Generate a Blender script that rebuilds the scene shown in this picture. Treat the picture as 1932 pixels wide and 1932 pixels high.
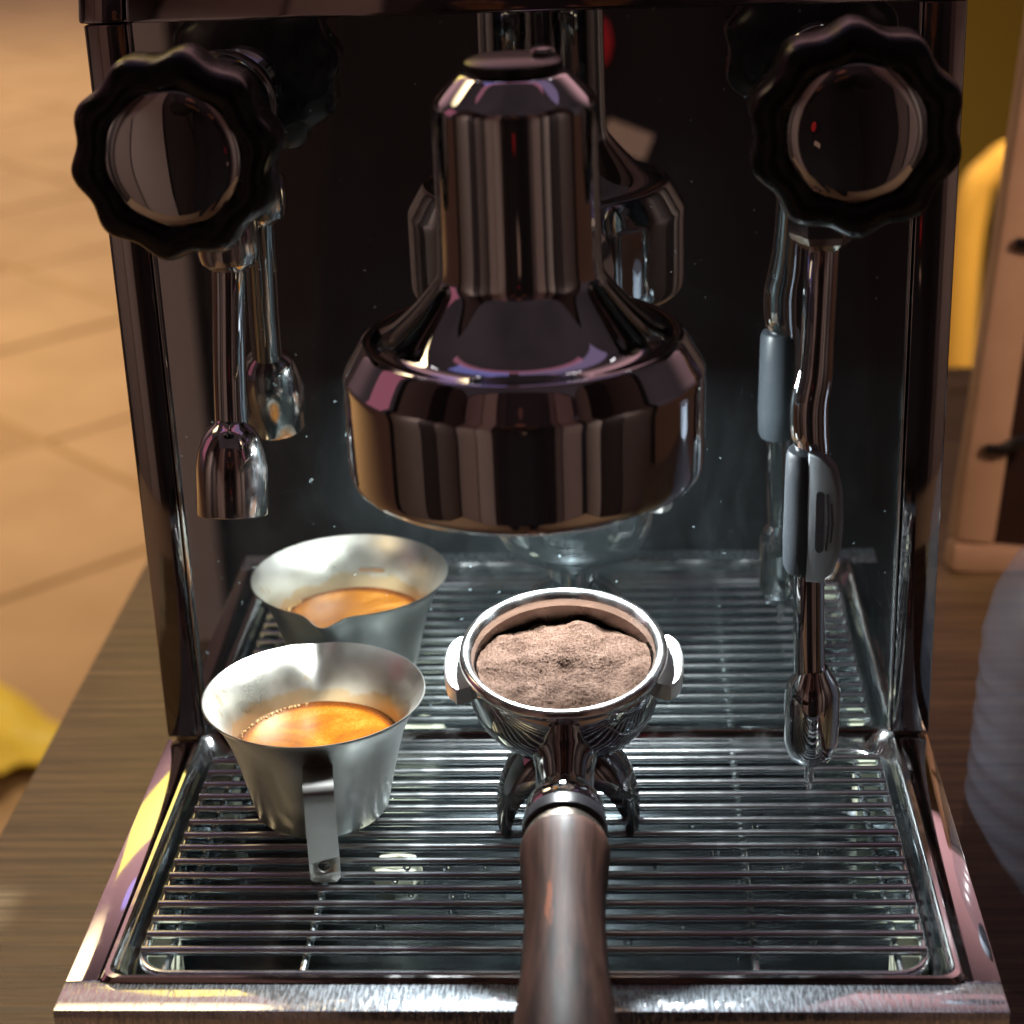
import bpy, bmesh, math, random
from mathutils import Vector, Matrix, noise
from math import pi, sin, cos, radians

sc = bpy.context.scene
for o in list(bpy.data.objects): bpy.data.objects.remove(o)
COL = sc.collection
V = Vector

# ------------------------------------------------------------------ camera
cam_d = bpy.data.cameras.new('camera'); cam = bpy.data.objects.new('camera', cam_d); COL.objects.link(cam)
YAW, PITCH, ROLL = 0.0650, 0.3987, -0.0387
fwd = V((-sin(YAW)*cos(PITCH), cos(YAW)*cos(PITCH), -sin(PITCH)))
rgt = V((cos(YAW), sin(YAW), 0)); upv = rgt.cross(fwd)
r2 = rgt*cos(ROLL) + upv*sin(ROLL); u2 = -rgt*sin(ROLL) + upv*cos(ROLL)
m = Matrix((r2, u2, -fwd)).transposed().to_4x4()
m.translation = V((0.0325, -0.6329, 0.3561)); cam.matrix_world = m
cam_d.sensor_width = 36; cam_d.sensor_fit = 'HORIZONTAL'; cam_d.lens = 36*3693.35/1932
cam_d.clip_start = .02; cam_d.clip_end = 60
cam_d.dof.use_dof = True; cam_d.dof.focus_distance = .645; cam_d.dof.aperture_fstop = 10.5
sc.camera = cam

# ------------------------------------------------------------------ world: dim room, mauve light beyond the machine
w = bpy.data.worlds.new('World'); sc.world = w; w.use_nodes = True
nt = w.node_tree; nt.nodes.clear()
def wn(t, **k):
    n = nt.nodes.new(t)
    for a, b in k.items(): setattr(n, a, b)
    return n
tc = wn('ShaderNodeTexCoord'); sx = wn('ShaderNodeSeparateXYZ'); nt.links.new(tc.outputs['Generated'], sx.inputs[0])
mr = wn('ShaderNodeMapRange', interpolation_type='SMOOTHSTEP'); mr.inputs[1].default_value = .42; mr.inputs[2].default_value = .90
nt.links.new(sx.outputs['Y'], mr.inputs[0])
mz = wn('ShaderNodeMapRange', interpolation_type='SMOOTHSTEP'); mz.inputs[1].default_value = -.15; mz.inputs[2].default_value = .5
nt.links.new(sx.outputs['Z'], mz.inputs[0])
mm = wn('ShaderNodeMath', operation='MULTIPLY'); nt.links.new(mr.outputs[0], mm.inputs[0]); nt.links.new(mz.outputs[0], mm.inputs[1])
nz = wn('ShaderNodeTexNoise'); nz.inputs['Scale'].default_value = 1.6; nz.inputs['Detail'].default_value = 2
nt.links.new(tc.outputs['Generated'], nz.inputs['Vector'])
mx = wn('ShaderNodeMix', data_type='RGBA')
mx.inputs[6].default_value = (.040, .027, .029, 1); mx.inputs[7].default_value = (.80, .42, .44, 1)
nt.links.new(mm.outputs[0], mx.inputs[0])
vr = wn('ShaderNodeMapRange'); vr.inputs[3].default_value = .35; vr.inputs[4].default_value = 1.65
nt.links.new(nz.outputs[0], vr.inputs[0])
bg = wn('ShaderNodeBackground'); nt.links.new(mx.outputs[2], bg.inputs[0]); nt.links.new(vr.outputs[0], bg.inputs[1])
wo = wn('ShaderNodeOutputWorld'); nt.links.new(bg.outputs[0], wo.inputs[0])

# ------------------------------------------------------------------ lamps
TZ_ = -.072
def lamp(name, kind, loc, energy, color, size=.1, target=None, size_y=None):
    d = bpy.data.lights.new(name, kind); o = bpy.data.objects.new(name, d); COL.objects.link(o)
    d.energy = energy; d.color = color; o.location = loc
    if kind == 'AREA':
        d.size = size
        if size_y: d.shape = 'RECTANGLE'; d.size_y = size_y
        else: d.shape = 'DISK'
    else: d.shadow_soft_size = size
    if target is not None:
        o.rotation_euler = (V(target)-V(loc)).to_track_quat('-Z', 'Y').to_euler()
    return o
lamp('work_light', 'AREA', (.002, -.0200, .1490), 2.15, (.90, .97, 1.0), .024, (.002, -.0480, .075))
lamp('yellow_room_lamp', 'AREA', (-.58, 1.40, .69), 1.3, (1, .86, .03), .50, (-.13, -.03, 0), .52)
lamp('blue_room_lamp', 'AREA', (-.30, 1.2, 1.25), .10, (.25, .28, 1), .20, (-.1, -.1, 0))
lamp('pink_room_lamp', 'AREA', (-1.6, .25, .7), 0.45, (1, .25, .38), .5, (0, -.08, .17), .9)
lamp('lavender_lamp', 'AREA', (.45, .22, 1.5), .30, (.62, .42, .80), 1.0, (.45, .22, 0), .34)
lamp('blue_front_lamp', 'AREA', (-.40, .22, 1.5), .24, (.36, .36, 1), .55, (-.40, .22, 0), .34)
lamp('pink_front_lamp', 'AREA', (-.1, .02, 1.52), .15, (1, .30, .45), 1.5, (-.1, .02, 0), .10)
for k in range(4): lamp('ceiling_light', 'AREA', (-.9+.6*k, .75, 1.75), .10, (1, .93, .95), .16, (-.9+.6*k, .75, 0), .05)
fl = lamp('warm_floor_fill', 'AREA', (-2.5, 2.2, 1.8), 46, (1, .74, .42), .6, (-1.35, 3.0, -.9)); fl.data.spread = radians(110)  # added warm light aimed at the left floor, no lamp known there
f2 = lamp('far_floor_fill', 'AREA', (-2.2, 5.6, 2.2), 60, (1, .76, .46), .8, (-2.3, 6.2, -.9)); f2.data.spread = radians(130)  # second added light, brightens the far end of the floor
bl = lamp('warm_back_fill', 'AREA', (.75, .9, .9), 7, (1, .70, .38), .3, (.5, 1.7, -.3)); bl.data.spread = radians(80)  # added warm light on the chair and wall beyond
tl = lamp('warm_table_fill', 'AREA', (-.75, .55, .85), .50, (1, .74, .42), .6, (-.20, .10, TZ_)); tl.data.spread = radians(42)  # added to brighten the left table top, not an actual table lamp
rf = lamp('warm_right_fill', 'AREA', (.85, -.25, .75), .30, (1, .62, .40), .25, (.27, .31, .08)); rf.data.spread = radians(32)  # added to lift the framed board, otherwise too dark
for sx_ in (-1, 1):
    rl = lamp('rear_room_fill', 'AREA', (.75*sx_, -.55, 1.05), 4.6, (1, .82, .74), .35, (1.35*sx_, -1.15, -.1)); rl.data.spread = radians(85)  # added light so the rear boards show up in the chrome

sc.view_settings.view_transform = 'Standard'; sc.view_settings.look = 'None'
sc.view_settings.exposure = 0; sc.view_settings.gamma = 1; sc.view_settings.use_curve_mapping = False
sc.render.engine = 'CYCLES'
cy = sc.cycles
cy.use_denoising = True; cy.max_bounces = 8; cy.glossy_bounces = 6; cy.transmission_bounces = 5; cy.use_adaptive_sampling = True; cy.adaptive_threshold = .025
cy.sample_clamp_indirect = 6; cy.caustics_reflective = True; cy.caustics_refractive = True; cy.blur_glossy = .3

# ------------------------------------------------------------------ materials
def mat(name, base=(.5,.5,.5), metal=0., rough=.5, **k):
    M = bpy.data.materials.new(name); M.use_nodes = True
    b = M.node_tree.nodes['Principled BSDF']
    b.inputs['Base Color'].default_value = (*base, 1); b.inputs['Metallic'].default_value = metal; b.inputs['Roughness'].default_value = rough
    for a, v in k.items(): b.inputs[a.replace('_', ' ')].default_value = v
    return M
class NT:
    """small helper round a material's node tree"""
    def __init__(s, M): s.t = M.node_tree; s.b = s.t.nodes['Principled BSDF']
    def n(s, t, ins=None, **k):
        x = s.t.nodes.new(t)
        for a, b in k.items(): setattr(x, a, b)
        for a, b in (ins or {}).items():
            if hasattr(b, 'is_output'): s.t.links.new(b, x.inputs[a])
            else: x.inputs[a].default_value = b
        return x
    def link(s, a, b): s.t.links.new(a, b)
    def coord(s, scale=(1,1,1), rot=(0,0,0), kind='Object'):
        c = s.n('ShaderNodeTexCoord'); mp = s.n('ShaderNodeMapping', {'Vector': c.outputs[kind], 'Scale': scale, 'Rotation': rot}); return mp.outputs[0]
    def noise(s, vec, scale, detail=3, rough=.5, dist=0):
        return s.n('ShaderNodeTexNoise', {'Vector': vec, 'Scale': scale, 'Detail': detail, 'Roughness': rough, 'Distortion': dist}).outputs[0]
    def range(s, val, a, b, c, d, smooth=False):
        r = s.n('ShaderNodeMapRange', {0: val, 1: a, 2: b, 3: c, 4: d}, interpolation_type='SMOOTHSTEP' if smooth else 'LINEAR'); return r.outputs[0]
    def ramp(s, val, stops):
        r = s.n('ShaderNodeValToRGB', {0: val}); e = r.color_ramp.elements
        while len(e) < len(stops): e.new(.5)
        for x, (p, c) in zip(e, stops): x.position = p; x.color = (*c, 1)
        return r.outputs[0]
    def bump(s, h, strength, dist=.001):
        b = s.n('ShaderNodeBump', {'Height': h, 'Strength': strength, 'Distance': dist}); s.link(b.outputs[0], s.b.inputs['Normal'])
    def set(s, name, out): s.link(out, s.b.inputs[name])

def metal(name, base, r0, r1, scale=40, bump=0, stretch=(1,1,1)):
    M = mat(name, base, 1, r0); h = NT(M); v = h.coord(stretch)
    n = h.noise(v, scale, 4, .6); h.set('Roughness', h.range(n, .42, .75, r0, r1, True))
    if bump: h.bump(h.noise(v, scale*.25, 2), bump, .0006)
    return M
def scratched(name, base, r0, r1):
    """polished plate with fine wipe scratches"""
    M = mat(name, base, 1, r0); h = NT(M)
    a = h.noise(h.coord((260, 40, 40), (0, 0, .9)), 4, 5, .7); b = h.noise(h.coord((300, 30, 30), (0, 0, 1.9)), 4, 5, .7)
    s = h.n('ShaderNodeMath', {0: h.range(a, .58, .70, 0, 1), 1: h.range(b, .60, .72, 0, 1)}, operation='MAXIMUM').outputs[0]
    sm = h.noise(h.coord((1, 1, 1)), 60, 4)
    h.set('Roughness', h.n('ShaderNodeMath', {0: h.range(s, 0, 1, r0, r1), 1: h.range(sm, .5, .8, 0, .10)}, operation='ADD').outputs[0])
    h.bump(s, .25, .0002)
    return M

CHROME = metal('chrome', (.60, .62, .64), .018, .07, 55, .03)
CHROME2 = metal('chrome_worn', (.66, .66, .66), .07, .26, 70)
# mirror panel: sharp mirror under a faint greasy film, tinted to imitate glow
PANEL = metal('mirror_steel', (.60, .62, .61), .012, .03, 8)
def film(M, amount):
    h = NT(M); out = h.t.nodes['Material Output']
    g = h.n('ShaderNodeBsdfGlossy', {'Color': (.60, .74, .78, 1), 'Roughness': .50}); d = h.n('ShaderNodeBsdfDiffuse', {'Color': (.42, .55, .58, 1)})
    v = h.coord(); n1 = h.noise(h.coord((1, 1, .5)), 26, 5, .65, .5); n2 = h.noise(v, 300, 2)
    gd = h.n('ShaderNodeMixShader', {0: .5, 1: g.outputs[0], 2: d.outputs[0]})
    a = h.n('ShaderNodeMath', {0: h.range(n1, .35, .75, amount*.5, amount*1.7, True), 1: h.range(n2, .70, .74, 0, .35)}, operation='ADD', use_clamp=True).outputs[0]
    mxs = h.n('ShaderNodeMixShader', {0: a, 1: h.b.outputs[0], 2: gd.outputs[0]}); h.link(mxs.outputs[0], out.inputs[0])
film(PANEL, .021)
POST = metal('post_steel', (.46, .45, .45), .05, .10, 20)
FLANGE = metal('polished_flange', (.66, .65, .65), .05, .16, 60)
FRONTSTRIP = scratched('scratched_strip', (.68, .69, .70), .08, .16)
def scratch_film(M):
    h = NT(M); out = h.t.nodes['Material Output']
    g = h.n('ShaderNodeBsdfGlossy', {'Color': (.52, .57, .62, 1), 'Roughness': .50})
    a = h.noise(h.coord((420, 60, 60), (0, 0, .45)), 3, 4, .6, .4); b = h.noise(h.coord((420, 60, 60), (0, 0, 2.4)), 3, 4, .6, .4)
    s = h.n('ShaderNodeMath', {0: h.range(a, .46, .62, .14, .52), 1: h.range(b, .50, .66, .14, .52)}, operation='MAXIMUM').outputs[0]
    m2 = h.n('ShaderNodeMixShader', {0: s, 1: h.b.outputs[0], 2: g.outputs[0]}); h.link(m2.outputs[0], out.inputs[0])
scratch_film(FRONTSTRIP)
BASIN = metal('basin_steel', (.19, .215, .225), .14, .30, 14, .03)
WIRE = metal('wire_steel', (.70, .74, .75), .18, .26, 60)
CUPM = mat('brushed_steel', (.74, .72, .68), 1, .27)
h = NT(CUPM); n = h.noise(h.coord((1, 1, 14)), 42, 4, .6); n2 = h.noise(h.coord(), 28, 4, .6)
h.set('Roughness', h.range(n, .3, .7, .29, .38)); h.set('Base Color', h.ramp(n2, [(.35, (.38, .365, .325)), (.6, (.52, .51, .475))])); h.bump(n, .02, .0003)
PLASTIC = mat('black_plastic', (.009, .009, .010), 0, .26, Specular_IOR_Level=.35)
h = NT(PLASTIC); h.set('Roughness', h.range(h.noise(h.coord(), 90, 3), .3, .7, .20, .34))
RUBBER = mat('grey_rubber', (.022, .026, .031), 0, .42, Specular_IOR_Level=.25)
h = NT(RUBBER); h.set('Roughness', h.range(h.noise(h.coord(), 400, 2), .3, .7, .36, .5))
CREAM = mat('cream_rubber', (.42, .42, .31), 0, .5)
BLACK = mat('black_enamel', (.012, .011, .013), 0, .3)
WATER = mat('water', (1, 1, 1), 0, .02, Transmission_Weight=1., IOR=1.33)

# ------------------------------------------------------------------ mesh helpers
def obj(name, bm_or_me, material, parent=None, smooth=True, sharp=35):
    if isinstance(bm_or_me, bmesh.types.BMesh):
        bmesh.ops.recalc_face_normals(bm_or_me, faces=bm_or_me.faces)
        me = bpy.data.meshes.new(name); bm_or_me.to_mesh(me); bm_or_me.free()
    else: me = bm_or_me
    if material: me.materials.append(material)
    if smooth:
        me.polygons.foreach_set('use_smooth', [True]*len(me.polygons))
        try: me.set_sharp_from_angle(angle=radians(sharp))
        except Exception: pass
    o = bpy.data.objects.new(name, me); COL.objects.link(o)
    if parent: o.parent = parent
    return o
def tag(o, label=None, cat=None, group=None, kind=None):
    for k, v in (('label', label), ('category', cat), ('group', group), ('kind', kind)):
        if v: o[k] = v
    return o
def thing(name, label, cat, loc=(0,0,0), group=None):
    o = bpy.data.objects.new(name, None); COL.objects.link(o); o.location = loc; o.empty_display_size = .02
    return tag(o, label, cat, group)
def lathe(prof, seg=64, closed=False, rfun=None, cap0=True, cap1=True):
    """revolve (r, z) round z; rfun(theta, r, z) -> (r, z) bends it"""
    bm = bmesh.new(); rings = []
    for r, z in prof:
        if r < 1e-7: rings.append([bm.verts.new((0, 0, z))]); continue
        ring = []
        for i in range(seg):
            t = 2*pi*i/seg; rr, zz = rfun(t, r, z) if rfun else (r, z)
            ring.append(bm.verts.new((rr*cos(t), rr*sin(t), zz)))
        rings.append(ring)
    pairs = list(zip(rings, rings[1:])) + ([(rings[-1], rings[0])] if closed else [])
    for a, b in pairs:
        for i in range(seg):
            j = (i+1) % seg
            if len(a) == 1 and len(b) == 1: continue
            if len(a) == 1: bm.faces.new((a[0], b[i], b[j]))
            elif len(b) == 1: bm.faces.new((a[i], a[j], b[0]))
            else: bm.faces.new((a[i], a[j], b[j], b[i]))
    if not closed:
        if cap0 and len(rings[0]) > 1: bm.faces.new(rings[0])
        if cap1 and len(rings[-1]) > 1: bm.faces.new(rings[-1])
    return bm
def xf(bm, M): bmesh.ops.transform(bm, matrix=M, verts=bm.verts); return bm
def T(*a): return Matrix.Translation(a)
def Rx(a): return Matrix.Rotation(a, 4, 'X')
def Ry(a): return Matrix.Rotation(a, 4, 'Y')
def Rz(a): return Matrix.Rotation(a, 4, 'Z')
def smooth_path(pts, n=10):
    """Catmull-Rom through (x,y,z,r)"""
    P = [V(p) for p in pts]; P = [P[0]*2-P[1]] + P + [P[-1]*2-P[-2]]; out = []
    for i in range(1, len(P)-2):
        a, b, c, d = P[i-1:i+3]
        for k in range(n):
            t = k/n; out.append(.5*((2*b)+(c-a)*t+(2*a-5*b+4*c-d)*t*t+(3*b-a-3*c+d)*t**3))
    out.append(P[-2]); return out
def tube(path, radius=None, seg=16, caps=True, closed=False, bm=None):
    """path of (x,y,z) or (x,y,z,r)"""
    bm = bm or bmesh.new(); pts = [V(p[:3]) for p in path]; rad = [radius if radius else p[3] for p in path]
    n = len(pts); tang = []
    for i in range(n):
        a = pts[(i-1) % n] if closed or i else pts[0]; b = pts[(i+1) % n] if closed or i < n-1 else pts[-1]
        tang.append((b-a).normalized())
    up = V((0, 0, 1)) if abs(tang[0].z) < .9 else V((0, 1, 0))
    nrm = (up - tang[0]*up.dot(tang[0])).normalized(); rings = []
    for i in range(n):
        nrm = (nrm - tang[i]*nrm.dot(tang[i])).normalized(); bi = tang[i].cross(nrm)
        rings.append([bm.verts.new(pts[i] + (nrm*cos(2*pi*k/seg)+bi*sin(2*pi*k/seg))*rad[i]) for k in range(seg)])
    pr = list(zip(rings, rings[1:])) + ([(rings[-1], rings[0])] if closed else [])
    for a, b in pr:
        for k in range(seg): bm.faces.new((a[k], a[(k+1) % seg], b[(k+1) % seg], b[k]))
    if caps and not closed: bm.faces.new(rings[0][::-1]); bm.faces.new(rings[-1])
    return bm
def box(x0, x1, y0, y1, z0, z1, bev=0, seg=2, bm=None):
    b = bmesh.new(); bmesh.ops.create_cube(b, size=1)
    xf(b, T((x0+x1)/2, (y0+y1)/2, (z0+z1)/2) @ Matrix.Diagonal((x1-x0, y1-y0, z1-z0, 1)))
    if bev: bmesh.ops.bevel(b, geom=b.edges[:], offset=bev, segments=seg, affect='EDGES', profile=.5)
    return b
def rrect(x0, x1, y0, y1, r, n=8):
    out = []
    for cx, cy_, a in ((x1-r, y1-r, 0), (x0+r, y1-r, 90), (x0+r, y0+r, 180), (x1-r, y0+r, 270)):
        for i in range(n+1): t = radians(a+90*i/n); out.append((cx+r*cos(t), cy_+r*sin(t)))
    return out
def loft(loops, cap0=False, cap1=False):
    bm = bmesh.new(); R = [[bm.verts.new(p) for p in L] for L in loops]
    for a, b in zip(R, R[1:]):
        n = len(a)
        for i in range(n): bm.faces.new((a[i], a[(i+1) % n], b[(i+1) % n], b[i]))
    if cap0: bm.faces.new(R[0])
    if cap1: bm.faces.new(R[-1])
    return bm
def extrude_outline(pts, t, bev=0):
    """closed 2-D outline in XZ, thickness t along Y centred"""
    bm = bmesh.new(); f = bm.faces.new([bm.verts.new((x, -t/2, z)) for x, z in pts])
    r = bmesh.ops.extrude_face_region(bm, geom=[f]); vs = [e for e in r['geom'] if isinstance(e, bmesh.types.BMVert)]
    bmesh.ops.translate(bm, verts=vs, vec=(0, t, 0))
    if bev:
        ed = [e for e in bm.edges if abs(e.verts[0].co.y-e.verts[1].co.y) < 1e-6]
        bmesh.ops.bevel(bm, geom=ed, offset=bev, segments=3, affect='EDGES', profile=.5)
    return bm

# ================================================================== SETTING
FZ, TZ = -.85, -.072
# floor: 45-degree tiles, laid as pieces where the photograph shows them
TAN = mat('floor_tile', (.46, .30, .15), 0, .55, Specular_IOR_Level=.25)
h = NT(TAN); n = h.noise(h.coord((1, 1, 1)), 3.5, 4, .6); h.set('Base Color', h.ramp(n, [(.3, (.40, .275, .155)), (.7, (.50, .355, .215))]))
GROUT = mat('grout', (.36, .24, .135), 0, .8)
bm = bmesh.new(); bmesh.ops.create_grid(bm, x_segments=2, y_segments=2, size=14); xf(bm, T(0, 3, FZ-.006))
floor = tag(obj('floor', bm, GROUT, None, False), kind='structure')
S = .54; c0 = V((-1.0, 2.57)); e1 = V((1, 1)).normalized(); e2 = V((1, -1)).normalized()
tile_me = None
for i in range(-14, 15):
    for j in range(-14, 15):
        c = c0 + e1*(S*(i+.5)) + e2*(S*(j+.5))
        if not (-4.2 < c.x < 2.6 and .9 < c.y < 9.5): continue
        # only those in the two slots of floor beside the machine
        az = (c.x-.03)/(c.y+.63)
        if not (-.40 < az < -.10 or .12 < az < .30): continue
        if tile_me is None:
            o = obj('tile', box(-S/2+.007, S/2-.007, -S/2+.007, S/2-.007, -.012, 0, .003, 1), TAN, floor); tile_me = o.data
        else: o = bpy.data.objects.new('tile', tile_me); COL.objects.link(o); o.parent = floor
        o.location = (c.x, c.y, FZ+.002*random.Random(i*31+j).random()); o.rotation_euler.z = radians(45)

# table with striped laminate top
WOOD = mat('table_laminate', (.16, .10, .055), 0, .42)
h = NT(WOOD); a = h.noise(h.coord((1.2, 60, 1)), 4, 5, .65, .15); b = h.noise(h.coord((5, 200, 1)), 6, 4, .6)
mixv = h.n('ShaderNodeMath', {0: a, 1: h.range(b, .3, .7, -.12, .12)}, operation='ADD').outputs[0]
h.set('Base Color', h.ramp(mixv, [(.34, (.060, .037, .017)), (.46, (.13, .089, .044)), (.56, (.19, .136, .073)), (.68, (.28, .21, .12))]))
h.set('Roughness', h.range(a, .3, .7, .36, .55)); h.bump(mixv, .15, .0006)
table = thing('table', 'wooden table top with streaky brown grain under the espresso machine', 'table', (0, 0, FZ))
obj('table_top', xf(box(-.2285, .62, -.225, .62, TZ-.036, TZ, .0015), T(0, 0, -FZ)), WOOD, table)
for lx, ly in ((-.18, .56), (.57, .56), (-.18, -.2), (.57, -.2)):
    obj('leg', xf(box(lx-.025, lx+.025, ly-.025, ly+.025, FZ, TZ-.036, .003), T(0, 0, -FZ)), WOOD, table)

# ================================================================== ESPRESSO MACHINE
mach = thing('espresso_machine', 'polished steel espresso machine with black knobs and mirror front panel', 'machine', (0, 0, TZ))
def part(name, bm, material, parent=None, **k):
    """part given in scene coordinates"""
    o = obj(name, bm, material, parent or mach, **k)
    o.location = -V((0, 0, TZ)) if parent is None else (0, 0, 0)
    return o
TOPZ = .261
body = part('housing', box(-.139, .139, .004, .30, TZ+.014, TOPZ+.02, .002), POST)
for fx in (-.115, .115):
    for fy in (-.10, .26):
        part('foot', xf(lathe([(.014, 0), (.014, .009), (.011, .0145)], 24), T(fx, fy, TZ)), BLACK)
part('front_panel', box(-.1262, .1262, 0, .0042, -.012, TOPZ, 0), PANEL, smooth=False)
for s in (-1, 1):
    x0, x1 = sorted((s*.1268, s*.1402))
    part('post', box(x0, x1, -.0016, .02, .0004, TOPZ, .0007), POST)
    part('post_trim', box(*sorted((s*.1252, s*.1262)), -.0022, .002, .0004, TOPZ, .0004), CHROME2)
# top cover: folded front lip with a seam near each end
def cover(x0, x1):
    b = box(x0, x1, -.0035, .30, TOPZ+.0005, TOPZ+.03)
    for v in b.verts:
        if v.co.y < 0 and v.co.z > TOPZ+.01: v.co.y += .011
    bmesh.ops.bevel(b, geom=b.edges[:], offset=.0012, segments=2, affect='EDGES', profile=.5); return b
part('top_cover', cover(-.126, .126), POST)
for s in (-1, 1):
    x0, x1 = sorted((s*.1268, s*.1415)); part('corner_cap', cover(x0, x1), POST)
part('base_apron', box(-.139, .139, -.158, .004, TZ+.014, -.03, .002), BLACK)

# ---- brew group
def soft(prof, n=2):
    for _ in range(n):
        q = [prof[0]]
        for (a, b), (c, d) in zip(prof, prof[1:]): q += [(a*.75+c*.25, b*.75+d*.25), (a*.25+c*.75, b*.25+d*.75)]
        prof = q + [prof[-1]]
    return prof
GX, GY = .0025, -.0945
grp = part('brew_group', xf(lathe(soft([(0, .1500), (.040, .1500), (.0455, .1460), (.0490, .1426), (.0512, .1432), (.0522, .1450), (.0525, .1480), (.0525, .1735),
    (.0522, .1750), (.0512, .1766), (.0470, .1838), (.0462, .1846), (.0452, .1849), (.0445, .1846), (.0425, .1848), (.0400, .1858), (.0365, .1884), (.0320, .1926), (.0280, .1970), (.0252, .2004), (.0240, .2022), (.0234, .2046), (.0231, .2300), (.0230, .2500), (.0226, .2518), (.0212, .2536), (.0158, .2588), (.0146, .2596), (0, .2598)]), 160), T(GX, GY, 0)), CHROME, sharp=70)
part('valve_cap', xf(lathe([(.0, .2594), (.0128, .2594), (.0134, .2600), (.0136, .2612), (.0134, .2624), (.0122, .2630), (.0, .2631)], 48), T(GX, GY, 0)), BLACK, grp)
part('valve_pin', xf(lathe([(0, .2630), (.0034, .2630), (.0036, .2640), (.0030, .2650), (0, .2652)], 24), T(GX+.008, GY+.004, 0)), CHROME2, grp)
part('group_neck', xf(lathe([(.026, 0), (.026, .004), (.0205, .006), (.0205, .06)], 48), T(GX, -.0002, .176) @ Rx(radians(90))), CHROME, grp)

# ---- valves with scalloped knobs
def knob_bm(R=.0311, depth=.024, lobes=10):
    def rf(t, r, z):
        d = .0025*(r/R)**2*(.5-.5*cos(lobes*t))
        return r-d, z
    prof = [(.010, -.002), (.0205, 0), (.0262, .0012), (R-.0012, .0035), (R-.0002, .0055), (R, .009), (R, depth-.006), (R-.0004, depth-.0036), (R-.0016, depth-.0016), (R-.004, depth-.0004),
            (R-.0065, depth), (.0222, depth-.0004), (.0210, depth-.0016), (.0206, depth-.0030), (0, depth-.0030)]
    return lathe(prof, 160, rfun=rf)
def valve(name, kx, kz, face_y, jy, rot):
    v = part(name, xf(lathe([(.0178, -.0002), (.0178, .003), (.0168, .0045), (.0120, .0052), (.0118, .030), (.0132, .031), (.0132, .038), (.0108, .040), (.0075, .042), (.0075, -face_y-.020)], 48),
             T(kx, 0, kz) @ Rx(radians(90))), CHROME)
    A = T(kx, face_y+.024, kz) @ Rx(radians(90)) @ Rz(rot)
    k = part('knob', xf(knob_bm(), A), PLASTIC, v, sharp=40)
    part('knob_badge', xf(lathe([(.0204, .0205), (.0204, .0216), (.0196, .0224), (.016, .0231), (.010, .0236), (.005, .0238), (0, .0239)], 72), A), CHROME, v)
    return v
kl = valve('water_valve', -.0980, .2337, -.080, -.03, radians(8))
kr = valve('steam_valve', 0.0982, .2362, -.080, -.05, radians(20))

# ---- hot water spout on the left
wx, wy0, wz0 = -.0945, -.0285, .1860
wand = part('water_wand', tube(smooth_path([(wx, wy0, .2200, .0056), (wx, wy0, .200, .0055), (wx-.0005, -.0292, .1850, .0054), (wx-.0022, -.0335, .155, .0054), (-.0975, -.0360, .1340, .0055)], 8), seg=32), CHROME)
part('joint_nut', xf(lathe([(.0085, .2050), (.0098, .2035), (.0100, .1930), (.0094, .1900), (.0072, .1880), (.0058, .1872)], 40), T(wx, wy0, 0)), CHROME2, wand)
ax = (V((-.0982, -.0440, .1060)) - V((-.0975, -.0360, .1362))).normalized()
q = ax.to_track_quat('Z', 'Y').to_matrix().to_4x4()
part('spout_bell', xf(lathe([(.0052, -.001), (.0058, .0004), (.0076, .0018), (.0096, .0050), (.0109, .0090), (.0115, .0128), (.0117, .0150), (.0117, .0298), (.0114, .0304), (.0098, .0304), (.0092, .028), (0, .027)], 64), T(-.0975, -.0360, .1372) @ q), CHROME2, wand)

# ---- steam wand on the right
sxp = .0912
stm = part('steam_wand', tube(smooth_path([(.0925, -.045, .215, .0052), (.0920, -.050, .200, .0052), (.0914, -.0535, .188, .0051), (.0906, -.0565, .170, .0051), (.0898, -.0585, .1585, .0056), (.0884, -.0592, .1490, .0059), (.0886, -.0595, .1400, .0058), (.0897, -.0597, .1300, .0052), (.0893, -.0605, .100, .0052), (.0898, -.0612, .075, .0050), (.0906, -.0617, .052, .0050)], 8), seg=32), CHROME)
part('joint_nut', xf(lathe([(.0095, .2130), (.0104, .2110), (.0104, .2010), (.0092, .1985), (.0070, .1965), (.0056, .1955)], 6), T(.0920, -.0505, 0)), CHROME2, stm, smooth=False)
part('nozzle', xf(lathe([(.0048, .0590), (.0056, .0572), (.0074, .0545), (.0086, .0515), (.0090, .0480), (.0091, .0440), (.0089, .0330), (.0084, .0290), (.0068, .0258), (.0046, .0240), (.0024, .0234), (0, .0232)], 64), T(.0914, -.0620, 0)), CHROME, stm)
part('steam_tip', xf(lathe([(.0016, .0240), (.0016, .0175), (.0013, .0166), (0, .0164)], 20), T(.0910, -.0628, 0)), CHROME2, stm)
# rubber grip: half-round sleeve with a slotted thumb tab on its right
g = part('grip', xf(loft([[(.0068*rx*cos(t), .0078*rx*sin(t), z) for t in [2*pi*i/40 for i in range(40)]] for z, rx in
    ((-.0212, .70), (-.0208, .88), (-.0190, 1.0), (-.010, 1.03), (0, 1.0), (.010, .98), (.0180, .95), (.0200, .86), (.0206, .68))], True, True), T(.0880, -.0600, .1140)), RUBBER, stm)
ol = [(.0, -.0222), (.0050, -.0215), (.0085, -.0180), (.0107, -.0100), (.0112, 0), (.0106, .0110), (.0085, .0180), (.0050, .0212), (0, .0218)]
GT = T(.0885, -.0660, .1142) @ Rz(radians(-32))
TABR = mat('lit_rubber', (.22, .25, .27), 0, .5)  # lighter copy of the grip rubber, imitating light falling on the tab
part('grip_tab', xf(extrude_outline(ol, .0040, .0010), GT), TABR, stm)
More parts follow.
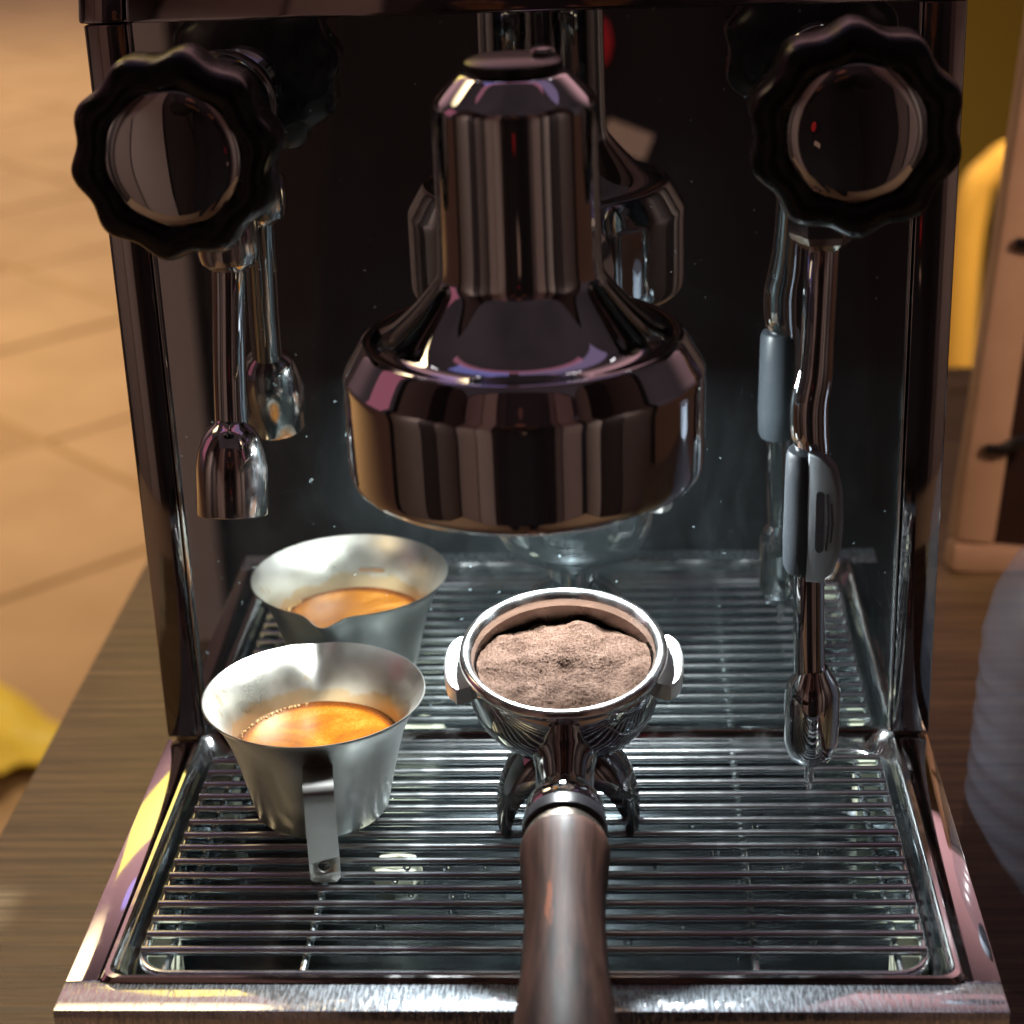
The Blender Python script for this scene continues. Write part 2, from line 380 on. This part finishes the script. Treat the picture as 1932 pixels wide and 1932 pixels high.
slot = [(.0048+.0013*cos(radians(a)), zc+.0013*sin(radians(a))) for zc, r0 in ((.0085, 0), (-.0095, 180)) for a in range(r0, r0+181, 30)]
part('grip_slot', xf(extrude_outline(slot, .0008), GT @ T(0, -.0020, 0)), BLACK, stm)
for dx, zz in ((.0072, .0095), (.0086, .0065)):
    part('grip_slot', xf(extrude_outline([(dx-.0002, -zz), (dx+.0002, -zz), (dx+.0008, 0), (dx+.0002, zz), (dx-.0002, zz), (dx+.0003, 0)], .0008), GT @ T(0, -.0020, 0)), BLACK, stm)

# ================================================================== DRIP TRAY
tray = thing('drip_tray', 'shallow polished steel drip tray with wide flat flange below front panel', 'drip tray', (0, 0, 0))
N = 8
def L(x0, x1, y0, y1, r, z): return [(x, y, z) for x, y in rrect(x0, x1, y0, y1, r, N)]
lip = [L(-.1292, .1292, -.1510, -.0002, .003, .0002), L(-.1284, .1284, -.1502, -.0006, .004, .0016), L(-.1272, .1272, -.1492, -.0012, .005, .0018),
       L(-.1262, .1262, -.1484, -.0018, .007, .0006), L(-.1256, .1256, -.1478, -.0022, .012, -.0040), L(-.1250, .1250, -.1472, -.0024, .014, -.0058)]
obj('tray_lip', loft(lip), CHROME2, tray)
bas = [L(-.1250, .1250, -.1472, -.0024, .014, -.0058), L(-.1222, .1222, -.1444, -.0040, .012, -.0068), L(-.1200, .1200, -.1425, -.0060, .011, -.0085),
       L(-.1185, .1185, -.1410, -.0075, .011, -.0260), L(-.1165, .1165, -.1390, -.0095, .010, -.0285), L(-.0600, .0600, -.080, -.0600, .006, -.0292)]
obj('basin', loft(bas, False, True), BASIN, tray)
for s in (-1, 1):
    x0, x1 = sorted((s*.1290, s*.1400))
    obj('side_flange', box(x0, x1, -.1500, -.0020, -.012, 0, .0005), FLANGE, tray)
obj('front_flange', box(-.1400, .1400, -.1642, -.1504, -.012, 0, .0005), FRONTSTRIP, tray)
obj('front_face', box(-.1400, .1400, -.1636, -.1600, -.055, -.0124, .001), BLACK, tray)
plug = obj('drain_plug', xf(lathe([(.0092, -.0290), (.0092, -.0255), (.0086, -.0240), (.0050, -.0232), (.0046, -.0242), (0, -.0245)], 8), T(-.0510, -.0500, 0)), CREAM)
tag(plug, 'cream rubber plug lying in the basin under the grate', 'plug')

# ---- wire grate
GZ = -.0040
grate = thing('drip_grate', 'steel wire drip grate of parallel bars on the tray', 'grate', (0, 0, 0))
fr = [(x, y, GZ-.0006) for x, y in rrect(-.1205, .1205, -.1405, -.0062, .010, 10)]
obj('frame_wire', tube(fr, .00150, 12, closed=True), WIRE, grate)
bar_me = None; rnd = random.Random(3)
BARS = [-.0150 - i*.0083 for i in range(15)]
for y in BARS:
    if bar_me is None:
        o = obj('bar', tube([(-.1208+.0604*i*.5, 0, 0) for i in range(9)], .00155, 12), WIRE, grate); bar_me = o.data
    else: o = bpy.data.objects.new('bar', bar_me); COL.objects.link(o); o.parent = grate
    o.location = (0, y+rnd.uniform(-.0003, .0003), GZ+.0016)
for x in (-.1125, -.0695, .0690, .1125):
    obj('cross_wire', tube([(x, -.1405, GZ-.0010), (x, -.0060, GZ-.0010)], .00125, 10), WIRE, grate)
for x, y in ((-.1165, -.0185), (.1165, -.0150), (-.1160, -.1240), (.1160, -.1240)):
    obj('rubber_foot', xf(box(-.0042, .0042, -.0075, .0075, -.0240, -.0042, .0016), T(x, y, 0)), CREAM, grate)

# ================================================================== CUP OF ESPRESSO
CX, CY, CZ = -.0755, -.0480, -.0010
cup = thing('espresso_cup', 'small flared brushed steel espresso cup with pouring lip and strip handle', 'cup', (CX, CY, CZ))
def cuplip(t, r, z):
    d = (t - radians(97) + pi) % (2*pi) - pi
    k = max(0, (z-.026)/.0185)**1.6*math.exp(-(d/.15)**2)
    return r+.0042*k, z-.0026*k
cprof_all = [(.0002, 0), (.0205, 0), (.0222, .0005), (.0232, .0020), (.0252, .0110), (.0274, .0205), (.0300, .0300), (.0330, .0375), (.0360, .0420), (.0380, .0444), (.0380, .0448), (.0376, .0448),
         (.0356, .0426), (.0325, .0378), (.0294, .0300), (.0268, .0205), (.0246, .0110), (.0226, .0024), (.0206, .0012), (.0002, .0010)]
INNER = mat('stained_steel', (.74, .72, .68), 1, .33)
h = NT(INNER); tcn = h.n('ShaderNodeTexCoord'); sep = h.n('ShaderNodeSeparateXYZ', {0: tcn.outputs['Object']}); n = h.noise(h.coord((1, 1, 1)), 70, 4, .6); n2 = h.noise(h.coord(), 30, 4, .6)
lv = h.n('ShaderNodeMath', {0: sep.outputs['Z'], 1: h.range(n, .3, .7, -.0028, .0028)}, operation='ADD').outputs[0]
stm_ = h.range(lv, .0290, .0315, .75, 0, True)
splash = h.range(h.noise(h.coord((1, 1, .6)), 110, 3, .5), .66, .70, 0, .55)
fac = h.n('ShaderNodeMath', {0: stm_, 1: splash}, operation='MAXIMUM').outputs[0]
cmx = h.n('ShaderNodeMix', {0: fac, 6: h.ramp(n2, [(.35, (.52, .50, .43)), (.6, (.70, .68, .63))]), 7: (.52, .38, .20, 1)}, data_type='RGBA'); h.set('Base Color', cmx.outputs[2])
h.set('Roughness', h.range(n2, .3, .7, .26, .42))
obj('body', lathe(cprof_all[:12], 144, rfun=cuplip, cap1=False), CUPM, cup, sharp=50)
obj('inner_wall', lathe(cprof_all[11:], 144, rfun=cuplip, cap0=False), INNER, cup, sharp=50)
def strip(path, wdt, t):
    """flat bent strip in the YZ plane, width along x; rounded end"""
    bm = bmesh.new(); P = [V((0, y, z)) for y, z in path]; R = []
    for i, p in enumerate(P):
        d = (P[min(i+1, len(P)-1)]-P[max(i-1, 0)]).normalized(); n = V((0, -d.z, d.y)); rest = sum((P[k+1]-P[k]).length for k in range(i, len(P)-1))
        ww = wdt/2*(1 if rest > wdt*.22 else (.72+.28*math.sqrt(max(0, 1-(1-rest/(wdt*.22))**2))))
        R.append([bm.verts.new(p + n*a*t/2 + V((b*ww, 0, 0))) for a, b in ((1, -1), (1, 1), (-1, 1), (-1, -1))])
    for a, b in zip(R, R[1:]):
        for k in range(4): bm.faces.new((a[k], a[(k+1) % 4], b[(k+1) % 4], b[k]))
    bm.faces.new(R[0]); bm.faces.new(R[-1])
    return bm
hp = [(-.0293, .0330)] + [(-.0293-.0125*(i/4), .0330+.0006*i/4) for i in range(1, 4)] + [(-.0430+.0028*cos(radians(90+a))-.0000, .0308+.0028*sin(radians(90+a))) for a in (0, 22, 45, 67, 90)] + [(-.0459-.0012*(i/16), .0300-.0305*(i/16)) for i in range(1, 17)]
hbm = strip(hp, .0100, .0013)
hd = obj('handle', xf(hbm, Rz(radians(9))), CUPM, cup, sharp=25)
cut = obj('cutter', xf(lathe([(.0022, -.006), (.0022, .006)], 24), Rz(radians(9)) @ T(0, -.0469, .0055) @ Rx(radians(90))), None)
mo = hd.modifiers.new('hole', 'BOOLEAN'); mo.object = cut; mo.operation = 'DIFFERENCE'; mo.solver = 'EXACT'; cut.parent = cup
bpy.context.view_layer.update(); dg = bpy.context.evaluated_depsgraph_get()
me2 = bpy.data.meshes.new_from_object(hd.evaluated_get(dg)); hd.modifiers.clear(); hd.data = me2; bpy.data.objects.remove(cut)
CREMA = mat('crema', (.55, .24, .035), 0, .22, Specular_IOR_Level=.5)
h = NT(CREMA); a = h.noise(h.coord(), 34, 3, .5, 1.2); b = h.noise(h.coord(), 1100, 2)
mv = h.n('ShaderNodeMath', {0: a, 1: h.range(b, .3, .7, -.06, .06)}, operation='ADD').outputs[0]
tco = h.n('ShaderNodeTexCoord'); sxy = h.n('ShaderNodeVectorMath', {0: tco.outputs['Object'], 1: (1, 1, 0)}, operation='MULTIPLY'); rad = h.n('ShaderNodeVectorMath', {0: sxy.outputs[0]}, operation='LENGTH').outputs['Value']
ringm = h.range(h.n('ShaderNodeMath', {0: rad, 1: h.range(a, .3, .7, -.0012, .0012)}, operation='ADD').outputs[0], .0240, .0276, 0, .42, True)
mv = h.n('ShaderNodeMath', {0: mv, 1: ringm}, operation='SUBTRACT').outputs[0]
h.set('Base Color', h.ramp(mv, [(.10, (.050, .013, .002)), (.32, (.105, .028, .003)), (.50, (.185, .062, .004)), (.66, (.28, .118, .021))])); h.bump(b, .05, .0003)
def crem(t, r, z): return r*(1+.004*sin(5*t)+.003*sin(11*t+1)), z
esp = obj('espresso', xf(lathe([(.0278, .0251), (.0286, .0260), (.0275, .0256), (.0245, .0254), (.016, .0253), (.008, .0253), (0, .0253)], 96, rfun=crem, cap0=False), Matrix.Identity(4)), CREMA)
esp.location = (CX, CY, CZ); tag(esp, 'orange brown espresso with crema filling the steel cup', 'coffee')
# bubbles clinging to the left edge of the crema
BUB = mat('bubble', (.9, .62, .3), 0, .05, Transmission_Weight=.7, IOR=1.2)
bm = bmesh.new(); rnd = random.Random(8)
for i in range(90):
    t = radians(rnd.uniform(105, 215)); rr = .0279-abs(rnd.gauss(0, .0006)); s = rnd.uniform(.00018, .00055)
    bmesh.ops.create_icosphere(bm, subdivisions=1, radius=s, matrix=T(rr*cos(t), rr*sin(t), .0258))
bub = obj('bubbles', bm, BUB, esp); bub['kind'] = 'stuff'

# ================================================================== PORTAFILTER
PF = V((.0107, -.072, .0705)); TILT = radians(11); PYAW = radians(1.2)
pf = thing('portafilter', 'steel portafilter with dark wooden handle resting on the drip grate', 'portafilter', PF)
pf.rotation_euler = (Matrix.Rotation(PYAW, 3, 'Z') @ Matrix.Rotation(TILT, 3, 'X')).to_euler()
obj('bowl', lathe([(.0292, -.0020), (.0318, -.0026), (.0322, -.0045), (.0318, -.0085), (.0312, -.0140), (.0298, -.0190), (.0270, -.0240), (.0225, -.0285), (.0160, -.0316), (.0110, -.0328), (.0098, -.0340), (.0094, -.0420), (0, -.0420)], 96, cap0=False), CHROME, pf, sharp=40)
RIM = metal('rim_steel', (.78, .77, .76), .16, .30, 90)
obj('basket', lathe([(.0318, -.0026), (.0332, -.0016), (.0335, -.0002), (.0332, .0012), (.0322, .0019), (.0308, .0016), (.0297, .0006), (.0291, -.0010), (.0288, -.0030)], 96, cap0=False, cap1=False), RIM, pf, sharp=50)
obj('basket_wall', lathe([(.0288, -.0030), (.0285, -.0160), (.0278, -.0180), (0, -.0185)], 96, cap0=False), metal('shaded_basket', (.16, .13, .12), .22, .4, 60), pf, sharp=50)  # steel darkened to stand in for shade inside the basket
def ear(a0, a1):
    bm = bmesh.new(); R = []
    n = 12
    for i in range(n+1):
        t = radians(a0+(a1-a0)*i/n); e = min(i, n-i)/n; ro = .0385-.0016*max(0, 1-e*8)
        R.append([bm.verts.new((r*cos(t), r*sin(t), z)) for r, z in ((.0305, -.0035), (ro-.0006, -.0035), (ro, -.0041), (ro, -.0090), (ro-.0006, -.0096), (.0305, -.0096))])
    for a, b in zip(R, R[1:]):
        for k in range(6): bm.faces.new((a[k], a[(k+1) % 6], b[(k+1) % 6], b[k]))
    bm.faces.new(R[0]); bm.faces.new(R[-1]); return bm
EARM = metal('ear_steel', (.88, .87, .84), .42, .6, 220)
obj('ear', ear(158, 203), EARM, pf); obj('ear', ear(-23, 20), EARM, pf)
# neck, ferrule, turned handle along local -y, dropping a little
HA = radians(-2)
def along(prof, seg=48): return xf(lathe(prof, seg), T(0, 0, -.0215) @ Rx(HA) @ Rx(radians(90)))
obj('neck', along([(.0105, .022), (.0098, .031), (.0092, .034), (.0092, .046), (.0098, .049), (.0118, .0520), (.0122, .0535), (.0122, .0575), (.0112, .059), (0, .059)]), CHROME, pf, sharp=40)
obj('collar', along([(.0095, .0590), (.0126, .0592), (.0129, .0600), (.0129, .0640), (.0124, .0646), (.010, .0648)]), BLACK, pf)
obj('ferrule', along([(.0100, .0646), (.0116, .0650), (.0124, .0672), (.0127, .0692), (.010, .0694)]), metal('brass_ferrule', (.66, .56, .46), .2, .36, 120), pf)
HWOOD = mat('handle_wood', (.11, .045, .028), 0, .6, Specular_IOR_Level=.14)
h = NT(HWOOD); a = h.noise(h.coord((90, 5, 90)), 2.2, 5, .62, .3); b = h.noise(h.coord((300, 12, 300)), 3, 3)
mv = h.n('ShaderNodeMath', {0: a, 1: h.range(b, .3, .7, -.10, .10)}, operation='ADD').outputs[0]
wc = h.ramp(mv, [(.34, (.014, .005, .003)), (.46, (.031, .011, .007)), (.56, (.048, .018, .011)), (.68, (.080, .033, .021))])
# one worn chip where the lacquer is gone
tcn = h.n('ShaderNodeTexCoord'); vm = h.n('ShaderNodeVectorMath', {0: tcn.outputs['Object'], 1: (-.0042, -.1040, -.0078)}, operation='SUBTRACT')
vs = h.n('ShaderNodeVectorMath', {0: vm.outputs[0], 1: (900, 120, 120)}, operation='MULTIPLY'); ln = h.n('ShaderNodeVectorMath', {0: vs.outputs[0]}, operation='LENGTH')
chip = h.range(h.n('ShaderNodeMath', {0: ln.outputs['Value'], 1: h.range(h.noise(h.coord((600, 120, 600)), 1.0, 4), .3, .7, -.45, .45)}, operation='ADD').outputs[0], .8, 1.0, 1, 0)
cm = h.n('ShaderNodeMix', {0: chip, 6: wc, 7: (.16, .045, .016, 1)}, data_type='RGBA'); h.set('Base Color', cm.outputs[2])
h.set('Roughness', h.range(a, .3, .7, .48, .66)); h.bump(mv, .15, .0005)
obj('handle', along([(.0100, .0690), (.0127, .0692), (.0131, .0702), (.0134, .0730), (.0131, .0780), (.0124, .0860), (.0117, .0950), (.0115, .1030), (.0118, .1120), (.0122, .1220), (.0132, .1330), (.0141, .1440), (.0147, .1540), (.0147, .1640), (.0139, .1720), (.0120, .1780), (.0080, .1815), (0, .183)], 64), HWOOD, pf)
# twin spouts: two curved scoops leaving a block under the bowl
obj('spout_block', xf(box(-.0085, .0085, -.0075, .0075, -.0520, -.0405, .0025, 3), Matrix.Identity(4)), CHROME, pf)
def spout(s):
    bm = bmesh.new(); R = []; n = 14
    for i in range(n+1):
        u = i/n; ang = radians(8+84*u)
        cx = s*(.0045 + .0165*sin(ang)); cz = -.0430 - .0285*(1-cos(ang)); wy = .0128+.0008*sin(pi*u)-.0030*u
        tx, tz = s*.0165*cos(ang), -.0285*sin(ang); l = math.hypot(tx, tz); nx, nz_ = -tz/l*s, tx/l*s   # outward normal
        ring = []
        for k in range(9):      # open channel: U section, opening inward/down
            t = radians(-100+200*k/8); ring.append((cx+nx*(cos(t)-.2)*.0056*(1.55-.85*u), wy*sin(t), cz+nz_*(cos(t)-.2)*.0056*(1.55-.85*u)))
        for k in range(8, -1, -1):
            t = radians(-100+200*k/8); ring.append((cx+nx*(cos(t)-.2)*.0044*(1.55-.85*u), (wy-.0013)*sin(t), cz+nz_*(cos(t)-.2)*.0044*(1.55-.85*u)))
        R.append([bm.verts.new(p) for p in ring])
    for a, b in zip(R, R[1:]):
        for k in range(18): bm.faces.new((a[k], a[(k+1) % 18], b[(k+1) % 18], b[k]))
    bm.faces.new(R[0]); bm.faces.new(R[-1]); return bm
SPM = metal('dark_chrome', (.30, .30, .31), .06, .2, 60)
for s in (-1, 1): obj('spout', spout(s), SPM, pf, sharp=50)

# ---- ground coffee heaped in the basket
GR = mat('ground_coffee', (.20, .10, .06), 0, .9, Specular_IOR_Level=.05)
h = NT(GR); a = h.noise(h.coord(), 1300, 3, .75); b = h.noise(h.coord(), 130, 3, .6)
mv = h.n('ShaderNodeMath', {0: a, 1: h.range(b, .3, .7, -.14, .14)}, operation='ADD').outputs[0]
h.set('Base Color', h.ramp(mv, [(.28, (.019, .0098, .0062)), (.5, (.047, .027, .0185)), (.72, (.080, .050, .037))])); h.bump(a, .7, .0006)
def gh(x, y):
    r = math.hypot(x, y)/.0284
    f = -.0026 - .0074*max(0, min(1, (y+.002)/.030)) ** 1.0 + .0020*(1-r*r)
    f += .0026*noise.noise(V((x*75, y*75, 3.1))) + .0009*noise.noise(V((x*190, y*190, 7)))+.00028*noise.noise(V((x*900, y*900, 1)))+.00026*noise.noise(V((x*1900, y*1900, 5)))
    f += .0030*math.exp(-(((x-.0050)/.0045)**2+((y-.020)/.0045)**2)) + .0016*math.exp(-(((x+.012)/.006)**2+((y-.012)/.006)**2)) - .0026*math.exp(-(((x-.001)/.0032)**2+((y+.006)/.0036)**2))
    return f
def disc_pt(r, t): return r*cos(t), r*sin(t)
bm = bmesh.new(); NR, NS = 110, 280; prev = [bm.verts.new((0, 0, gh(0, 0)))]
for i in range(1, NR+1):
    r = .0284*i/NR; ring = []
    for k in range(NS):
        x, y = disc_pt(r*(1 - (.018*abs(noise.noise(V((cos(2*pi*k/NS)*6, sin(2*pi*k/NS)*6, 2)))) if i > NR-4 else 0)), 2*pi*k/NS)
        ring.append(bm.verts.new((x, y, gh(x, y)-(.0022 if i == NR else 0))))
    for k in range(NS):
        j = (k+1) % NS
        if i == 1: bm.faces.new((prev[0], ring[k], ring[j]))
        else: bm.faces.new((prev[k], ring[k], ring[j], prev[j]))
    prev = ring
rnd = random.Random(5)
for i in range(7000):       # loose grains
    r = .0279*math.sqrt(rnd.random()); t = rnd.uniform(0, 2*pi); x, y = disc_pt(r, t); s = rnd.uniform(.00008, .00024)
    c = V((x, y, gh(x, y)+s*.35)); q = [c+V((rnd.gauss(0, 1), rnd.gauss(0, 1), rnd.gauss(0, 1))).normalized()*s for _ in range(4)]
    vv = [bm.verts.new(p) for p in q]
    for a, b, c2 in ((0, 1, 2), (0, 2, 3), (0, 3, 1), (1, 3, 2)): bm.faces.new((vv[a], vv[b], vv[c2]))
for i in range(70):         # crumbs on the rim
    t = rnd.uniform(0, 2*pi); r = rnd.uniform(.0296, .0328); s = rnd.uniform(.00010, .00026); c = V((r*cos(t), r*sin(t), .0019-abs(r-.0320)*.45))
    vv = [bm.verts.new(c+V((rnd.gauss(0, 1), rnd.gauss(0, 1), rnd.gauss(0, 1))).normalized()*s) for _ in range(4)]
    for a, b, c2 in ((0, 1, 2), (0, 2, 3), (0, 3, 1), (1, 3, 2)): bm.faces.new((vv[a], vv[b], vv[c2]))
go = obj('coffee_grounds', bm, GR, None, True, 60)
go.location = PF; go.rotation_euler = pf.rotation_euler
tag(go, 'loose brown ground coffee heaped in the portafilter basket', 'ground coffee', kind='stuff')

# ================================================================== WATER DROPS on the grate
bm = bmesh.new(); rnd = random.Random(12)
def drop(x, y, z, s, sz=1.0):
    b0 = len(bm.verts); r = bmesh.ops.create_icosphere(bm, subdivisions=2, radius=s, matrix=T(x, y, z) @ Matrix.Diagonal((1, .8, sz, 1)))
for x, bi in ((-.043, 8), (-.030, 8), (-.018, 8), (-.046, 9), (-.040, 10), (-.027, 10), (-.022, 10), (.040, 8), (.052, 5), (.060, 7), (.074, 5), (.066, 9), (.038, 10), (.082, 8), (.094, 7), (.047, 12), (-.012, 12), (.030, 13)):
    s = rnd.uniform(.0010, .0018); drop(x, BARS[bi]-.0002, GZ+.0016-.0013-s*.5, s, 1.1)
for i in range(26):
    y = rnd.choice(BARS); drop(rnd.uniform(-.10, .11), y, GZ+.0028, rnd.uniform(.0003, .0007), .7)
for i in range(14):
    drop(rnd.uniform(-.06, .10), rnd.uniform(-.13, -.05), -.0285, rnd.uniform(.0008, .0020), .5)
drop(.0910, -.0628, .0148, .0010, 1.5)
dr = obj('water_drops', bm, WATER); tag(dr, 'clear water drops scattered over the grate bars', 'water', kind='stuff')

# ================================================================== BACKGROUND THINGS
# leaning board with a pale frame, at the right behind the machine
FRAME = mat('frame_paint', (.50, .34, .25), 0, .5)
h = NT(FRAME); h.set('Base Color', h.ramp(h.noise(h.coord((1, 1, 1)), 30, 3), [(.3, (.46, .31, .22)), (.7, (.56, .40, .30))]))
DARKB = mat('dark_board', (.022, .008, .007), 0, .4)
bd = thing('framed_board', 'dark board in pale frame leaning behind the machine, black clips on its edge', 'board', (.1965, .2960, TZ))
bd.rotation_euler = (radians(-10), radians(7.5), radians(3))
WB, HB = .30, .36
obj('panel', box(.010, WB-.010, .004, .010, .012, HB-.012), DARKB, bd, smooth=False)
obj('left_rail', box(0, .021, -.004, .014, .016, HB, .003), FRAME, bd)
obj('bottom_rail', box(0, WB, -.0045, .0145, 0, .0155, .003), FRAME, bd)
obj('right_rail', box(WB-.021, WB, -.004, .014, .016, HB, .003), FRAME, bd)
obj('top_rail', box(.0215, WB-.0215, -.004, .014, HB-.02, HB, .003), FRAME, bd)
for z in (.066, .170):
    c = obj('clip', tube(smooth_path([(.008, -.006, z, .0026), (.016, -.008, z+.001, .0030), (.024, -.009, z+.006, .0036), (.034, -.009, z+.008, .0036)], 5), seg=12), BLACK, bd)
# yellow bent-tube chair beyond the table
YEL = mat('yellow_paint', (.80, .50, .11), 0, .5)
OLV = mat('olive_fabric', (.035, .024, .006), 0, .8)
ch = thing('yellow_chair', 'blurred yellow chair with rounded back frame beyond the table', 'chair', (.396, 1.45, FZ))
obj('back_frame', tube(smooth_path([(.0, 0, .02), (.0, 0, .45), (.005, 0, .66), (.03, 0, .715), (.08, 0, .73), (.30, 0, .73), (.35, 0, .715), (.375, 0, .66), (.38, 0, .45), (.38, 0, .02)], 8), .019, 16), YEL, ch)
obj('back_pad', box(.024, .356, -.012, .012, .46, .70, .008), OLV, ch)
obj('seat', box(-.01, .39, -.42, .0, .42, .455, .012), OLV, ch)
for x in (.0, .38): obj('leg', tube([(x, -.40, .0), (x, -.40, .42)], .016, 12), YEL, ch)
# olive wall far right
wall = obj('wall', box(.2, 3.5, 3.6, 3.7, FZ, 1.8), mat('olive_wall', (.22, .155, .02), 0, .8), None, False); tag(wall, kind='structure')
# yellow cloth on the floor, bottom left
YC = mat('yellow_plastic', (.72, .56, .03), 0, .5)
bm = bmesh.new(); bmesh.ops.create_grid(bm, x_segments=20, y_segments=20, size=1)
for v in bm.verts:
    x, y = v.co.x, v.co.y; v.co = V((x*.075+.02*noise.noise(V((x, y, 1))), y*.14+.015*noise.noise(V((x*2, y, 4))), .012+.012*noise.noise(V((x*2, y*2, 9)))))
r = bmesh.ops.solidify(bm, geom=bm.faces[:], thickness=.004)
yc = obj('yellow_bag', bm, YC); yc.location = (-.80, 1.52, FZ+.006); yc.rotation_euler.z = radians(42); tag(yc, 'crumpled yellow bag lying on the tan floor tiles', 'bag')
# clear ribbed bottle at the right edge
PET = mat('clear_plastic', (.085, .10, .13), 0, .24, Alpha=.10, Specular_IOR_Level=.6)
bt = thing('plastic_bottle', 'blurred clear ribbed plastic bottle standing right of the machine', 'bottle', (.1985, -.030, TZ))
pr = [(.0, .001), (.044, .001), (.0500, .005)]
for i in range(11): z = .012+i*.0102; rb = .0508-.0004*i; pr += [(rb, z), (rb-.0007, z+.0035), (rb-.0007, z+.0054), (rb, z+.0090)]
pr += [(.0455, .128), (.0435, .138), (.038, .149), (.029, .158), (.019, .164), (.0135, .168), (.0132, .178), (.0100, .178)]
obj('shell', lathe(pr + [(max(r-.0007, .0001), z) for r, z in pr[::-1]], 64, cap0=False, cap1=False), PET, bt, sharp=60)
obj('cap', lathe([(.0145, .1720), (.0148, .1722), (.0148, .186), (.0140, .1870), (0, .1870)], 40), mat('blue_cap', (.5, .55, .65), 0, .4), bt)

# what stands behind the viewer and shows only as dim reflections: a boarded wall and the person taking the picture
RW = [mat('rear_board_%d' % i, c, 0, .6) for i, c in enumerate(((.030, .022, .022), (.012, .012, .015), (.27, .215, .195), (.13, .10, .092), (.38, .33, .30)))]
rw = obj('rear_wall', box(-1.5, 1.5, -1.84, -1.78, FZ, 1.9), RW[1], None, False); tag(rw, kind='structure')
x = -1.34
for wd, k in ((.50, 2), (.34, 4), (.22, 0), (.90, 1), (.16, 3), (.48, 2)):
    obj('board', box(x, x+wd-.02, -1.78, -1.75, FZ, 1.85, .004), RW[k], rw); x += wd
for sd in (-1, 1):
    sw = obj('side_wall', box(*sorted((sd*1.40, sd*1.46)), -1.77, -.10, FZ, 1.9), RW[1], None, False); tag(sw, kind='structure')
    y = -1.74
    for wd, k in (((.62, 3), (.36, 0), (.58, 2)) if sd < 0 else ((.46, 4), (.52, 0), (.58, 3))):
        obj('board', box(*sorted((sd*1.37, sd*1.40)), y, y+wd-.02, FZ, 1.85, .004), RW[k], sw); y += wd
CLOTH = mat('dark_clothing', (.012, .011, .014), 0, .85)
SKIN = mat('skin', (.42, .22, .15), 0, .5)
def skinned(name, verts, edges, material, parent=None, sub=2):
    me = bpy.data.meshes.new(name); me.from_pydata([v[:3] for v in verts], edges, []); o = bpy.data.objects.new(name, me); COL.objects.link(o)
    sk = o.modifiers.new('skin', 'SKIN'); sb = o.modifiers.new('sub', 'SUBSURF'); sb.levels = sub; sb.render_levels = sub
    for d, v in zip(me.skin_vertices[0].data, verts): d.radius = v[3:5] if len(v) > 4 else (v[3], v[3])
    me.skin_vertices[0].data[0].use_root = True; me.materials.append(material)
    if parent: o.parent = parent
    return o
px, py = .0, -1.08
bv = [(0, 0, .92, .17, .11), (0, 0, 1.15, .15, .10), (0, .01, 1.38, .19, .11), (0, 0, 1.47, .09, .07), (0, .01, 1.54, .055, .055), (0, .03, 1.62, .075, .09), (0, .02, 1.74, .07, .085),
      (-.10, 0, .88, .10, .10), (-.11, .02, .48, .065, .065), (-.11, -.02, .09, .045, .045), (-.11, .12, .035, .04, .03),
      (.10, 0, .88, .10, .10), (.11, .02, .48, .065, .065), (.11, -.02, .09, .045, .045), (.11, .12, .035, .04, .03),
      (-.20, 0, 1.40, .07, .07), (-.27, -.01, 1.12, .05, .05), (-.10, .24, 1.24, .036, .036), (.20, 0, 1.40, .07, .07), (.27, -.01, 1.12, .05, .05), (.10, .24, 1.24, .036, .036)]
be = [(0, 1), (1, 2), (2, 3), (3, 4), (4, 5), (5, 6), (0, 7), (7, 8), (8, 9), (9, 10), (0, 11), (11, 12), (12, 13), (13, 14), (2, 15), (15, 16), (16, 17), (2, 18), (18, 19), (19, 20)]
pers = skinned('person', bv, be, CLOTH); pers.location = (px, py, FZ)
tag(pers, 'person in dark clothing standing before the machine, seen mirrored in knob badges', 'person')
obj('coat', xf(lathe([(.16, 1.18), (.20, .98), (.235, .75), (.25, .52), (.245, .50), (.15, .75)], 40, rfun=lambda t, r, z: (r*(1+.05*sin(7*t)), z)), Matrix.Diagonal((1, .68, 1, 1))), CLOTH, pers)
obj('emblem', xf(lathe([(0, 0), (.016, 0), (.018, .002), (.012, .004), (0, .0045)], 10), T(.008, .163, .949) @ Rx(radians(-90)) @ Matrix.Diagonal((.9, 1.3, 1, 1))), mat('red_print', (.75, .03, .05), 0, .5), pers)
obj('ticket', xf(box(-.019, .019, -.001, .001, -.011, .011), T(.034, .165, .872) @ Ry(radians(22))), mat('paper', (.75, .66, .52), 0, .7), pers, smooth=False)
face = obj('face', xf(lathe([(0, -.10), (.035, -.09), (.062, -.05), (.074, .0), (.070, .05), (.045, .09), (0, .105)], 32), T(0, .055, 1.66) @ Matrix.Diagonal((1, 1.05, 1, 1))), SKIN, pers)
for s_ in (-1, 1):
    hv = [(0, 0, 0, .026, .016), (0, .05, -.03, .034, .015)]; he = [(0, 1)]
    for i, (dx, ln) in enumerate(((-.026, .062), (-.009, .075), (.009, .07), (.025, .055))):
        b0 = len(hv); hv += [(dx, .085, -.05, .009), (dx*1.1, .085+ln*.5, -.06-ln*.2, .008), (dx*1.1, .085+ln*.8, -.075-ln*.55, .007)]; he += [(1, b0), (b0, b0+1), (b0+1, b0+2)]
    b0 = len(hv); hv += [(-s_*.036, .03, -.03, .010), (-s_*.052, .065, -.05, .009)]; he += [(0, b0), (b0, b0+1)]
    hd_ = skinned('hand', hv, he, SKIN, pers, 1); hd_.location = (s_*.09, .25, 1.24); hd_.rotation_euler.x = radians(50)
